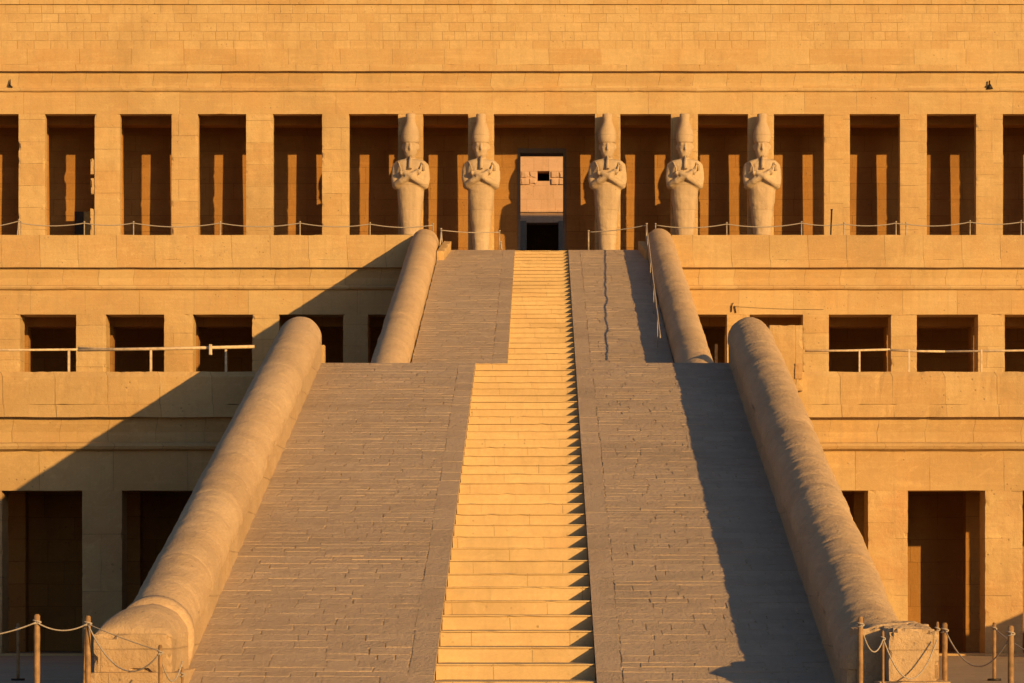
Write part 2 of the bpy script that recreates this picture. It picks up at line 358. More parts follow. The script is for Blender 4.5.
MB().strip(XL, XR, octo(YT, Z(90, YT), .10, .08), .2, .012, .06, 61).build('torus_moulding', M['beam2'], up)
MB().strip(XL, XR, [(YT + .03, Z(90, YT)), (YT + 1.2, Z(90, YT)), (YT + 1.2, Z(71.5, YT)), (YT - .03, Z(71.5, YT)), (YT - .02, Z(76, YT)), (YT + .03, Z(83, YT))], .25, .006, 0, 62).build('cavetto', M['beam2'], up)
MB().strip(XL, XR, [(YT - .22, Z(72, YT)), (YT + 1.2, Z(72, YT)), (YT + 1.2, Z(65.5, YT)), (YT - .20, Z(65.5, YT))], .2, .010, .05, 63).build('cornice', M['parapet'], up)
MB().strip(XL, XR, [(YT - .18, Z(65.5, YT) + .002), (YT + 1.2, Z(65.5, YT) + .002), (YT + 1.2, Z(49.5, YT)), (YT - .17, Z(49.5, YT))], .2, .008, .03, 64).build('frieze', M['beam'], up)
MB().strip(XL, XR, [(YT - .05, Z(50.5, YT)), (YT + 1.3, Z(50.5, YT)), (YT + 1.3, 23.55), (YT + .0, 23.55)], .3, .006, .02, 65).build('block_wall', M['wall_top'], up)
MB().strip(XL, XR, [(YT - .06, 23.56), (YT + 1.3, 23.56), (YT + 1.3, 24.6), (YT - .02, 24.6)], .3, .006, .02, 66).build('wall_cap', M['beam2'], up)

# ------------------------------------------------------------------ sanctuary wall seen through the doorway
YC = 134.5
sc = thing('sanctuary_wall', (0, YC, ZT2), 'pinkish sunlit wall with a small square window, seen through the central doorway', 'wall')
h1 = (X(537.5, YC), X(549.5, YC), Z(181, YC), Z(171, YC)); h2 = (X(539, YC), X(550, YC), Z(153.5, YC), Z(145, YC)); h3 = (X(526.5, YC), X(558.5, YC), ZT2 - .1, Z(222.5, YC))
MB().holed(-11, 11, ZT2, 24.5, YC, YC + .9, [h1, h2, h3]).build('wall', M['court'], sc)
MB().strip(-11, 11, [(YC - .1, Z(212.5, YC)), (YC + .05, Z(212.5, YC)), (YC + .05, Z(210.5, YC)), (YC - .1, Z(210.5, YC))], .1, .015, .04, 3).build('ledge', M['court'], sc)
rc = MB(); xx = X(512, YC)
while xx < X(574, YC):
    w = R.uniform(.18, .42)
    for zz in (0, 1):
        x1_ = xx + w - .02
        if x1_ < h1[0] - .02 or xx > h1[1] + .02: rc.rbox(xx, x1_, YC - .05 - R.random() * .05, YC + .02, Z(184.5 - zz * 7, YC), Z(178.5 - zz * 7, YC), .06, .02, .05, 0, xx + zz)
    xx += w
rc.build('rubble_course', M['court'], sc)
fr = MB().rbox(X(520, YC), h3[0], YC - .15, YC + .6, ZT2, Z(221, YC), .2, .01).rbox(h3[1], X(566, YC), YC - .15, YC + .6, ZT2, Z(221, YC), .2, .01)
fr.build('gate_jamb', M['granite'], sc)
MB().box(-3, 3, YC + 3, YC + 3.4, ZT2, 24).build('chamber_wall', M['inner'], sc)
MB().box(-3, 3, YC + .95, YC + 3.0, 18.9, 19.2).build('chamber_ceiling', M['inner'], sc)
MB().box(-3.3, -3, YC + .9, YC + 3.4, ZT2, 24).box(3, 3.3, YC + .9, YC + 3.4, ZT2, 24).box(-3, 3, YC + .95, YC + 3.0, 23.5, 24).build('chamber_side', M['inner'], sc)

# ------------------------------------------------------------------ ramps
YR0, YR1, SL = 46.3, 77.0, .2448
def zr(y): return 7.53 - (YR1 - y) * SL
YU0, YU1, SU = 81.8, YM, .2497
def zu(y): return 13.83 - (YU1 - y) * SU
def paving(x0, x1, y0, y1, zf, inner, row, length, seed):
    """individually set slabs, edge course beside the stair"""
    r = random.Random(seed); m = MB(); y = y0
    ew = .42
    def slab(a, b, c, d, lift, tx, edge=None):
        j = lambda: r.uniform(-.022, .022)
        P = [(a + j(), c + j()), (b + j(), c + j()), (b + j(), d + j()), (a + j(), d + j())]
        if edge == 'r': P[1] = (b, P[1][1]); P[2] = (b, P[2][1])
        if edge == 'l': P[0] = (a, P[0][1]); P[3] = (a, P[3][1])
        # wander the front edge
        tl = r.choice((0, 0, 0, .001, .004)) + row_l * .3
        top = [(px_, py_, zf(py_) + lift + (tl if k in (0, 1) else -tl * .4) + (tx if k in (1, 2) else -tx)) for k, (px_, py_) in enumerate(P)]
        ins = .012
        bot = [(px_, py_, zf(py_) - .12) for px_, py_ in P]
        m.add(top + bot, [(0, 1, 2, 3), (0, 4, 5, 1), (1, 5, 6, 2), (2, 6, 7, 3), (3, 7, 4, 0)])
    while y < y1 - .05:
        h = r.uniform(row * .65, row * 1.35); d = min(y + h, y1)
        if y1 - d < .12: d = y1
        row_l = r.uniform(-.003, .003)
        if inner == 'right': lo_, hi_, e0, e1 = x0, x1 - ew, x1 - ew, x1
        else: lo_, hi_, e0, e1 = x0 + ew, x1, x0, x0 + ew
        x = lo_
        while x < hi_ - .02:
            w = r.uniform(length * .5, length * 1.9); b = min(x + w, hi_)
            if hi_ - b < .15: b = hi_
            slab(x + .007, b - .007, y + .004 + r.uniform(-.016, .016), d - .004 + r.uniform(-.010, .010), r.uniform(-.0025, .0025), r.uniform(-.002, .002)); x = b
        y = d
    y = y0
    while y < y1 - .05:
        d = min(y + r.uniform(.7, 1.6), y1)
        a, b = (x1 - ew, x1) if inner == 'right' else (x0, x0 + ew)
        slab(a + (.006 if inner == 'right' else 0), b - (.006 if inner == 'left' else 0), y + .005, d - .005, r.uniform(-.001, .001), 0, 'r' if inner == 'right' else 'l'); y = d
    return m
def wedge(x0, x1, y0, y1, zf, dz, zb):
    return MB().add([(x0,y0,zb),(x1,y0,zb),(x1,y1,zb),(x0,y1,zb),(x0,y0,max(zb+.01,zf(y0)+dz)),(x1,y0,max(zb+.01,zf(y0)+dz)),(x1,y1,zf(y1)+dz),(x0,y1,zf(y1)+dz)],
                    [(0,3,2,1),(4,5,6,7),(0,1,5,4),(1,2,6,5),(2,3,7,6),(3,0,4,7)])
def make_ramp(name, label, xl, xr, sl_, sr_, y0, y1, zf, zb, row, length, nst, seed):
    r_ = thing(name, ((xl + xr) / 2, y0, zb), label, 'ramp')
    paving(xl, sl_, y0, y1, zf, 'right', row, length, seed).build('paving', M['pave'], r_)
    paving(sr_, xr, y0, y1, zf, 'left', row, length, seed + 1).build('paving', M['pave'], r_)
    wedge(xl, sl_ - .01, y0, y1, zf, -.0105, zb).build('core', M['mortar'], r_)
    wedge(sr_ + .01, xr, y0, y1, zf, -.0105, zb).build('core', M['mortar'], r_)
    rr = random.Random(seed + 5)      # treads shorten slightly towards the head of the flight
    YY = [y0 + (y1 - y0) * ((i / nst) * 1.09 - .09 * (i / nst) ** 2) for i in range(nst + 1)] + [y1 + .35]
    for i in range(nst + 1):
        ya, yb_ = YY[i], YY[i + 1]
        za, zn = zf(ya) , zf(yb_)      # riser at ya rises from previous tread to the slope line at ya+
        j = rr.uniform(-.006, .006); top = zf(ya) - .012 + j
        rise = (zf(ya) - zf(YY[i - 1])) if i else .2; yb_ = min(yb_, y1 + .04); yf = ya + rr.uniform(-.014, .012)
        m = MB().rbox(sl_ + .002, sr_ - .002, yf, yb_ + .3, top - .030, top, .14, .004, .03, .15, i + seed)
        m.rbox(sl_ + .002, sr_ - .002, yf + rr.uniform(-.004, .006), yb_ + .3, top - rise - .25, top - .041, .2, .004, .01, .3, i + seed + 90)
        m.box(sl_ + .004, sr_ - .004, ya + .035, yb_ + .29, top - .05, top - .02)
        m.build('step', M['step'], r_)
    return r_
lr = make_ramp('lower_ramp', 'wide lower stone ramp with a sunlit stair, rising from the ground', -5.72, 4.82, -1.715, .865, YR0, YR1, zr, -.05, .34, .50, 32, 11)
MB().box(-5.72, -1.72, 77.0, 77.4, 5.0, 7.515).box(.87, 4.82, 77.0, 77.4, 5.0, 7.515).box(-5.72, 4.82, 77.4, 81.79, 5.0, 7.515).build('landing', M['pave'], lr)
ur = make_ramp('upper_ramp', 'narrower upper stone ramp with a sunlit stair, rising from the landing to the statue terrace', -3.66, 3.68, -.975, .94, YU0, YU1, zu, 7.1, .36, .52, 29, 31)
MB().box(-3.66, -.98, 107.0, 107.4, 13.3, 13.82).box(.945, 3.68, 107.0, 107.4, 13.3, 13.82).box(-3.66, 3.68, 107.4, 110.4, 13.3, 13.82).build('landing', M['pave'], ur)

# ------------------------------------------------------------------ balustrades
def balustrade(name, label, xc, r, y0, y1, zf, hr, zb, seed, rough, in_sign, drum=1.8, collar=None, nose=None):
    """round-backed sloping parapet: coping lofted in worn drums over a plain wall"""
    t_ = thing(name, (xc, y0, max(0, zb)), label, 'balustrade', 'round topped balustrades flanking the ramps')
    n = int((y1 - y0) / .06); K = 26; V = []; Fs = []; x_ref = xc
    XC = (lambda y: x_ref - .17 * (77 - y) / 30) if rough > 1.2 and xc > 5 else (lambda y: x_ref)
    rr = random.Random(seed); joints = []; y = y0
    while y < y1: joints.append((y, rr.uniform(-.007, .007))); y += drum * rr.uniform(.7, 1.3)
    def h_(y): return hr(y) if callable(hr) else hr
    for i in range(n + 1):
        y = y0 + (y1 - y0) * i / n
        k = max(j for j in range(len(joints)) if joints[j][0] <= y + 1e-6); off = joints[k][1]
        dj = min(abs(y - q[0]) for q in joints[0:]); groove = -.012 * math.exp(-(dj / .06) ** 2)
        zc = zf(y) + h_(y) - r; xc = XC(y)
        for j in range(K + 1):
            a = math.pi * (-.06 + 1.12 * j / K)
            p = Vector((math.cos(a), 0, math.sin(a)))
            q = Vector((xc + p.x * r, y, zc + p.z * r))
            d = noise.fractal(q * 1.3 + Vector((seed, 0, 0)), 1.0, 2.0, 5) * .022 * rough
            d += noise.fractal(Vector((q.x * 4, q.y * 9, q.z * 4 + seed)), .7, 2.2, 4) * .0085 * rough * max(0, rough - .5)
            d += noise.fractal(q * 5 + Vector((0, seed, 0)), .8, 2, 3) * .008 * rough
            V.append((xc + p.x * (r + off + groove + d), y, zc + p.z * (r + off + groove + d)))
    for i in range(n):
        for j in range(K):
            a = i * (K + 1) + j; Fs.append((a, a + 1, a + K + 2, a + K + 1))
    Fs += [tuple(range(K + 1))[::-1], tuple(range(n * (K + 1), (n + 1) * (K + 1)))]
    MB().add(V, Fs, True).build('coping', M['coping'], t_)
    # wall below
    V = []; Fs = []; n = int((y1 - y0) / .25); L = 6
    for i in range(n + 1):
        y = y0 + .035 + (y1 - y0 - .07) * i / n; zt = zf(y) + h_(y) - r; xc = XC(y)
        for sgn in (-1, 1):
            inner = (sgn == in_sign); zlo = max(zf(y) - .3, zb) if inner else zb
            zlo = min(zlo, zt - .02)
            for j in range(L + 1):
                z = zlo + (zt + .05 - zlo) * j / L
                d = noise.noise(Vector((sgn * 3 + seed, y * 1.3, z * 1.3))) * .02
                V.append((xc + sgn * (r - .012 + d), y, z))
    W = 2 * (L + 1)
    for i in range(n):
        for sgn in (0, 1):
            for j in range(L):
                a = i * W + sgn * (L + 1) + j; Fs.append((a, a + 1, a + W + 1, a + W))
    Fs.append((0, L, W - 1, L + 1)); a = n * W; Fs.append((a, a + L, a + W - 1, a + L + 1))
    MB().add(V, Fs).build('side_wall', M['side'], t_)
    return t_
hr_r = lambda y: max(1.12 + .05 * (y - 46) / 31, 1.17 - zr(y))
hl = lambda y: 1.06 + .12 * (y - 46) / 31
bl = balustrade('balustrade', 'long sunlit round topped balustrade on the left side of the lower ramp', -6.21, .56, 47.6, 77.05, zr, hl, 0, 3, .75, 1)
br = balustrade('balustrade', 'long rough flaking round topped balustrade on the right side of the lower ramp', 5.345, .565, 45.3, 77.05, zr, hr_r, 0, 9, 1.35, -1)
bl2 = balustrade('balustrade', 'short sunlit round topped balustrade on the left side of the upper ramp', -4.18, .50, 78.3, 107.1, zu, .74, 7.2, 5, .8, 1, 2.1)
br2 = balustrade('balustrade', 'short grey round topped balustrade on the right side of the upper ramp', 4.19, .50, 78.3, 107.1, zu, .74, 7.2, 14, 1.15, -1, 2.1)
# left newel: rounded nose falling onto a square block, collar band, plinth
V = []; Fs = []; K = 20; n = 26
for i in range(n + 1):
    f = i / n; y = 48.0 - 2.32 * f; zc = .895 + .10 * f
    rz_ = (.575 - .12 * f) * math.sqrt(max(.02, 1 - max(0, (f - .45) / .55) ** 2.2)); rx_ = .575 + .03 * f
    for j in range(K + 1):
        a = math.pi * (-.06 + 1.12 * j / K); q = Vector((math.cos(a), y, math.sin(a)))
        d = noise.fractal(q * 2.2, 1, 2, 4) * .02
        V.append((-6.21 - .03 * f + math.cos(a) * (rx_ + d), y, zc + math.sin(a) * (rz_ + d)))
for i in range(n):
    for j in range(K): a = i * (K + 1) + j; Fs.append((a, a + 1, a + K + 2, a + K + 1))
Fs.append(tuple(range(n * (K + 1), (n + 1) * (K + 1))))
MB().add(V, Fs, True).build('rounded_end', M['coping'], bl)
V = []; Fs = []; n = 3; K = 26
for i, (y, e) in enumerate(((48.28, .0), (48.22, .075), (47.98, .085), (47.90, .0))):
    for j in range(K + 1):
        a = math.pi * (-.15 + 1.3 * j / K); rr_ = .56 + e + noise.noise(Vector((j * .4, i, 0))) * .012
        V.append((-6.21 + math.cos(a) * rr_, y, zr(y) + 1.06 - .56 + math.sin(a) * rr_ - max(0, -math.sin(a)) * .3))
for i in range(3):
    for j in range(K): a = i * (K + 1) + j; Fs.append((a, a + 1, a + K + 2, a + K + 1))
MB().add(V, Fs, True).build('collar', M['coping'], bl)
MB().rbox(-6.82, -5.64, 45.6, 48.0, .44, 1.03, .07, .02, .09, .05, 3).build('newel_block', M['side'], bl)
MB().rbox(-6.9, -5.55, 45.45, 48.1, 0, .45, .12, .012, .05, .15, 4).build('plinth', M['side'], bl)
# right newel: broken block standing forward of the wall end
m = MB().rbox(5.16, 5.9, 44.6, 46.9, .34, 1.13, .06, .022, .12, .0, 8)
m.v = [(x, y, z - (.16 * max(0, x - 5.62) if z > 1 else 0)) for x, y, z in m.v]
m.build('newel_block', M['side'], br)
m = MB().rbox(4.77, 5.2, 45.2, 46.6, 0, 1.12, .08, .03, .12, .0, 12); m.build('broken_core', M['side'], br)
MB().rbox(5.0, 6.05, 44.4, 47.0, 0, .345, .1, .014, .06, .1, 6).build('plinth', M['side'], br)
m = MB(); rr = random.Random(4); m.box(5.14, 5.86, 44.75, 46.6, .95, 1.12)
for i in range(70):
    x = rr.uniform(5.2, 5.80); y = rr.uniform(44.85, 47.2); s = rr.uniform(.03, .12)
    m.box(x - s, x + s, y - s * .8, y + s * .8, 1.0, 1.12 + s * .35 + (y - 45) * .03)
FLAKE = m
# little sloping kerb stones at the head of the upper ramp
for sgn, x, lab in ((1, X(443.5, 105.5), 'small sunlit sloping kerb stone at the top left corner of the upper ramp'), (-1, X(646, 105.5), 'small shaded sloping kerb stone at the top right corner of the upper ramp')):
    k = thing('kerb_stone', (x, 104.6, zu(104.6)), lab, 'stone', 'kerb stones at the head of the upper ramp')
    m = MB().rbox(x - .13, x + .13, 104.4, 107.0, 0, .36, .1, .012, .06, .05, 5 + sgn)
    m.v = [(a + (b - 105.5) * .07 * sgn, b, c + zu(b) - .04) for a, b, c in m.v]; m.build('block', M['parapet'], k)
# square masonry block behind the head of the right balustrade
k = thing('masonry_block', (6.3, 78.3, ZT1), 'square rough masonry block behind the top end of the long right balustrade', 'block')
MB().rbox(5.93, X(803, 78.2), 78.22, 79.3, Z(391, 78.2), Z(325, 78.2), .09, .02, .08, .0, 31).build('block', M['parapet'], k)
MB().rbox(X(795, 78.2), X(802.4, 78.2), 78.17, 78.3, Z(379, 78.2), Z(363, 78.2), .08, .008, .03, .1, 32).build('patch_stone', M['pil_l'], k)
k = thing('jamb_stone', (-5.6, 77.3, 7.5), 'small pale upright stone beside the top end of the long left balustrade', 'stone')
MB().rbox(X(319.5, 77.3), X(325, 77.3), 77.1, 77.5, 7.3, Z(345.5, 77.3), .05, .012, .04, .1, 33).build('block', M['parapet'], k)

# ------------------------------------------------------------------ statues
def loft(m, rings, K=20):
    """rings: (z, cx, cy, rx, ry, power)"""
    V = []; Fs = []
    for z, cx, cy, rx, ry, pw in rings:
        for k in range(K):
            w = 2 * math.pi * k / K; c, s_ = math.cos(w), math.sin(w)
            V.append((cx + rx * math.copysign(abs(c) ** (2 / pw), c), cy + ry * math.copysign(abs(s_) ** (2 / pw), s_), z))
    n = len(rings)
    for i in range(n - 1):
        for k in range(K): k2 = (k + 1) % K; Fs.append((i*K+k, i*K+k2, (i+1)*K+k2, (i+1)*K+k))
    Fs += [tuple(range(K))[::-1], tuple(range((n-1)*K, n*K))]
    return m.add(V, Fs, True)
def fuse(m, name, mat, parent, vox=.03, smooth=3):
    o = m.build(name, mat, parent); md = o.modifiers.new('r', 'REMESH'); md.mode = 'VOXEL'; md.voxel_size = vox; md.use_smooth_shade = True
    s_ = o.modifiers.new('s', 'SMOOTH'); s_.factor = .5; s_.iterations = smooth
    bpy.context.view_layer.update(); dg = bpy.context.evaluated_depsgraph_get()
    me = bpy.data.meshes.new_from_object(o.evaluated_get(dg)); o.modifiers.clear(); o.data = me
    me.polygons.foreach_set('use_smooth', [True] * len(me.polygons))
    # weathering
    for v in me.vertices:
        v.co += Vector(v.normal) * (noise.fractal(v.co * 3.0, 1, 2, 3) * .012)
    me.update(); return o
ST = [(410.5, 'crowned stone statue with crossed arms, leftmost of the five, above the left balustrade head'),
      (480.8, 'crowned stone statue with crossed arms, immediately left of the central doorway'),
      (607.7, 'crowned stone statue with crossed arms, immediately right of the central doorway'),
      (684.8, 'crowned stone statue with crossed arms, fourth from the left, above the right balustrade head'),
      (762.5, 'crowned stone statue with crossed arms, rightmost of the five')]
def make_statue():
    s0 = thing('statue', (0, 0, 0), 'x', 'statue', 'crowned statues standing against the upper pillars')
    yb_ = .0                                         # back plane (pillar face); local, z from the floor
    m = MB()
    loft(m, [(0, 0, -.50, .30, .50, 3), (.22, 0, -.46, .30, .46, 3), (.34, 0, -.38, .30, .38, 2.8), (.7, 0, -.37, .315, .38, 2.6), (1.3, 0, -.37, .35, .38, 2.5),
             (1.9, 0, -.38, .42, .40, 2.4), (2.4, 0, -.38, .475, .42, 2.4), (2.72, 0, -.38, .50, .42, 2.4), (3.0, 0, -.38, .52, .43, 2.4), (3.4, 0, -.38, .56, .44, 2.4),
             (3.66, 0, -.37, .625, .41, 2.8), (3.80, 0, -.36, .60, .37, 2.8), (3.875, 0, -.36, .50, .32, 2.4), (3.91, 0, -.36, .28, .28, 2.2), (3.95, 0, -.38, .19, .24, 2), (4.1, 0, -.40, .18, .24, 2)])
    # head
    loft(m, [(3.92, 0, -.46, .12, .18, 2), (3.99, 0, -.50, .19, .23, 2.2), (4.12, 0, -.49, .245, .27, 2.3), (4.3, 0, -.47, .27, .29, 2.3), (4.52, 0, -.46, .275, .29, 2.2), (4.72, 0, -.45, .27, .28, 2)])
    m.ball((0, -.77, 4.28), .045, .075, .10); m.ball((0, -.74, 4.40), .035, .06, .12)       # nose
    m.ball((0, -.72, 4.135), .085, .05, .028); m.ball((0, -.715, 4.09), .07, .045, .026)      # lips
    for s_ in (-1, 1):
        m.ball((s_ * .115, -.715, 4.42), .055, .03, .026)                                    # eyes
        m.ball((s_ * .115, -.725, 4.485), .075, .04, .02)                                     # brows
        m.ball((s_ * .13, -.68, 4.22), .08, .07, .09)                                         # cheeks
        m.ball((s_ * .29, -.46, 4.36), .045, .08, .12)                                        # ears
        # upper arm, elbow, forearm across the chest
        m.tube([(s_ * .50, -.40, 3.72), (s_ * .53, -.42, 3.5), (s_ * .56, -.46, 3.2), (s_ * .535, -.52, 2.97)], [.17, .175, .165, .15], 14)
        m.ball((s_ * .53, -.54, 2.93), .155, .17, .155)
        zt_ = 3.42 if s_ < 0 else 3.36
        m.tube([(s_ * .52, -.60, 2.93), (s_ * .32, -.80, 3.06), (s_ * .06, -.90 - (.05 if s_ > 0 else 0), 3.20), (-s_ * .17, -.86 - (.03 if s_ > 0 else 0), 3.33), (-s_ * .26, -.82, 3.38)], [.145, .13, .115, .10, .095], 14)
        # fist: palm, four curled fingers, thumb
        hx, hy, hz = -s_ * .32, -.84, zt_ - .01
        m.ball((hx, hy, hz), .10, .09, .095)
        for k in range(4): m.ball((hx - s_ * .02 + s_ * .005 * k, hy - .075, hz + .055 - .038 * k), .06 - .004 * k, .035, .021)
        m.ball((hx + s_ * .06, hy - .06, hz + .07), .045, .03, .025)
    fuse(m, 'body', M['statue'], s0, .036, 1)
    m = MB(); loft(m, [(4.50, 0, -.46, .29, .315, 2.2), (4.56, 0, -.45, .315, .33, 2.2), (4.72, 0, -.43, .345, .33, 2.1), (4.9, 0, -.41, .33, .31, 2), (5.08, 0, -.39, .275, .27, 2), (5.2, 0, -.37, .225, .23, 2),
                       (5.30, 0, -.36, .19, .20, 2), (5.40, 0, -.36, .18, .19, 2), (5.56, 0, -.36, .19, .20, 2.2), (5.615, 0, -.36, .175, .18, 2.2)], 24)
    m.build('crown', M['statue'], s0)
    m = MB(); m.tube([(0, -.70, 4.02), (0, -.76, 3.9), (0, -.83, 3.7), (0, -.90, 3.50)], [.055, .062, .072, .07], 10); m.build('beard', M['statue'], s0)
    m = MB(); m.tube([(-.32, -.90, 3.28), (-.36, -.84, 3.55), (-.42, -.74, 3.74), (-.47, -.62, 3.80), (-.50, -.50, 3.79)], .026, 8); m.build('crook', M['statue'], s0)
    m = MB(); m.tube([(.32, -.90, 3.28), (.38, -.84, 3.56), (.42, -.72, 3.76)], .026, 8)
    for k in range(3): m.tube([(.42, -.73, 3.76), (.47 + .03 * k, -.70, 3.66), (.47 + .035 * k, -.74, 3.46)], .016, 6)
    m.build('flail', M['statue'], s0)
    # pale relief panel lines on the robe front are carved as a low ankle band
    return s0
fuse(FLAKE, 'flaked_top', M['coping'], br, .03, 3)
s0 = make_statue()
for i, (px, lab) in enumerate(ST):
    if i == 0: s = s0
    else:
        s = s0.copy(); C.objects.link(s)
        for ch in s0.children:
            c = ch.copy(); c.data = ch.data.copy(); C.objects.link(c); c.parent = s
            for v in c.data.vertices:       # every figure is worn differently
                q = v.co * 2.4 + Vector((i * 11.3, i * 4.1, 0)); w = noise.noise(q) * .7 + noise.noise(q * 2.3) * .4
                v.co += Vector(v.normal) * (w * .022 - max(0, w - .35) * .09)
    s.location = (X(px, 111.5), YT + .02, ZT2); s['label'] = lab
    s.rotation_euler.z = (0, .02, -.015, .012, -.02)[i]

# ------------------------------------------------------------------ ropes, posts, rails
def sag(p, q, d, n=14):
    p, q = Vector(p), Vector(q); return [p.lerp(q, i / n) - Vector((0, 0, d * 4 * (i / n) * (1 - i / n))) for i in range(n + 1)]
GP = 'thin rope posts along the edge of the statue terrace'
def thin_post(px, row_top, y, z0, label, lean=0.0, r=.022, group=GP, mat='steel'):
    x = X(px, y); zt = Z(row_top, y)
    t_ = thing('rope_post', (x, y, z0), label, 'post', group)
    MB().tube([(x, y, z0), (x + lean, y, zt)], r, 8).build('pole', M[mat], t_)
    MB().tube([(x, y, z0), (x, y, z0 + .03)], .11, 12).build('base', M['iron'], t_)
    MB().tube([(x + lean, y, zt - .01), (x + lean, y, zt + .03)], r * 1.5, 8).build('cap', M[mat], t_)
    return Vector((x + lean, y, zt - .04))
yp = 108.6
def upper_run(spec, label, extend0=None, extend1=None):
    pts = []
    for px, row, lab, lean in spec: pts.append(thin_post(px, row, yp, ZT2, lab, lean))
    P = []
    ks = [Vector(k) for k in ([extend0] if extend0 else []) + pts + ([extend1] if extend1 else [])]
    for a, b in zip(ks, ks[1:]): P += sag(a, b, min(.14, .045 * (b - a).length), 12)[(1 if P else 0):]
    m = MB().tube(P, .02, 6); tag(m.build('barrier_rope', M['rope']), label, 'rope', 'barrier ropes on the statue terrace')
upper_run([(15.5, 220, 'leaning thin metal rope post in the leftmost upper opening', .12), (21, 222, 'thin metal rope post against the leftmost upper pillar', 0), (84.3, 222, 'thin metal rope post in the second upper opening, by the broken pillar', 0),
           (133.5, 222, 'thin metal rope post in the third upper opening from the left', 0), (220, 222, 'thin metal rope post in the fourth upper opening from the left', 0),
           (300, 222, 'thin metal rope post in the fifth upper opening from the left', 0), (370, 223, 'thin metal rope post in the sixth upper opening from the left', 0),
           (433, 224, 'thin metal rope post right of the leftmost statue', 0)], 'pale rope strung along the statue terrace left of the ramps', (X(-40, yp), yp, Z(228, yp)))
upper_run([(655.5, 224, 'thin metal rope post just right of the right upper balustrade head', 0), (726.7, 223, 'thin metal rope post between the two rightmost statues', 0), (801.5, 222, 'thin metal rope post in the upper opening right of the rightmost statue', 0),
           (844, 223, 'thin metal rope post against the first plain pillar right of the statues', 0), (896, 222, 'thin metal rope post in the third upper opening from the right', 0),
           (906, 223, 'thin metal rope post against the second upper pillar from the right', 0),
           (970, 221, 'thin metal rope post in the second upper opening from the right', 0), (1021, 221, 'thin metal rope post in the rightmost upper opening', 0)],
          'pale rope strung along the statue terrace right of the ramps', None, (X(1090, yp), yp, Z(226, yp)))
tp = thin_post(830, 210, yp, ZT2, 'dark leaning stick propped against the pillar right of the rightmost statue', .06, .03, None, 'iron')
GB = 'short posts at the head of the upper ramp'
c1 = thin_post(442.5, 229, 106.9, 13.8, 'thin post at the head of the left upper balustrade', -.05, .025, GB)
c2 = thin_post(439, 231, 106.0, 13.5, 'thin leaning post beside the small sunlit kerb stone', .08, .025, GB)
c3 = thin_post(499.5, 231, 107.6, 13.8, 'thin post left of the central doorway', 0, .025, GB)
c4 = thin_post(502, 242, 107.8, 13.8, 'short leaning prop left of the central doorway', -.04, .03, GB)
c5 = thin_post(588.5, 231, 107.6, 13.8, 'thin post at the foot of the statue right of the doorway', 0, .03, GB)
c6 = thin_post(646.5, 224, 106.9, 13.8, 'thin post at the head of the right upper balustrade', 0, .03, GB)
for a, b, lab in ((c1, c3, 'straight rope closing the ramp head left of the doorway'), (c5, c6, 'straight rope closing the ramp head right of the doorway')):
    tag(MB().tube(sag(a, b, .05), .018, 6).build('barrier_rope', M['rope']), lab, 'rope', 'barrier ropes at the head of the upper ramp')
P = [Vector((3.72 - .019 * (107 - y), y, zu(y) + .93 + .05 * noise.noise(Vector((y * .55, 3, 1))) + .02 * noise.noise(Vector((y * 1.9, 7, 1))))) for y in [107 - .5 * i for i in range(50)]]
tag(MB().tube(P, .019, 6).build('handrail_rope', M['rope']), 'pale rope running down beside the right upper balustrade', 'rope')
for i, y in enumerate((104.5, 98.5, 92.5, 86.5)):
    x = 3.72 - .019 * (107 - y); nm = ('first', 'second', 'third', 'fourth')[i]
    t_ = thing('rope_post', (x, y, zu(y)), f'{nm} slim post from the top along the rope beside the right upper balustrade', 'post', 'slim posts beside the right upper balustrade')
    MB().tube([(x, y, zu(y)), (x, y, zu(y) + .95)], .013, 6).build('pole', M['steel'], t_)

# rails on the first terrace
yr = YL + .75
def rail(name, label, segs, posts, thick, z0=7.15):
    t_ = thing(name, (X(posts[0], yr), yr, z0), label, 'railing', 'railings on the first terrace')
    for (a, ra, b, rb, th) in segs: MB().tube([(X(a, yr), yr, Z(ra, yr)), (X((a+b)/2, yr), yr, Z((ra+rb)/2, yr) - .01), (X(b, yr), yr, Z(rb, yr))], th, 8).build('rail', M['rail'], t_)
    for p in posts: MB().box(X(p, yr) - thick, X(p, yr) + thick, yr - .03, yr + .03, z0, Z(349.5, yr)).build('post', M['rail'], t_)
rail('railing', 'pale railing with a thick top bar along the terrace edge left of the ramp', [(-60, 350, 80, 349.5, .03), (78, 350, 254.5, 346.6, .043), (78, 347.5, 150, 349.5, .02)], [-20, 69, 151, 226], .028)
rail('railing', 'thin pale sagging railing along the terrace edge right of the ramp', [(805, 351, 890, 349.5, .03), (888, 350, 945, 351.5, .03), (945, 351.5, 1090, 349, .03)], [859.5, 909, 981.5, 1060], .022)
t_ = thing('hanging_cloth', (X(211, 79.2), 79.2, 7.6), 'short scrap of cloth hanging from the left terrace railing', 'cloth')
m = MB().rbox(X(209, 79.2), X(212.3, 79.2), 79.2, 79.25, Z(355, 79.2), Z(344, 79.2), .03, .02, .05, 0, 2); m.build('scrap', M['rail'], t_)

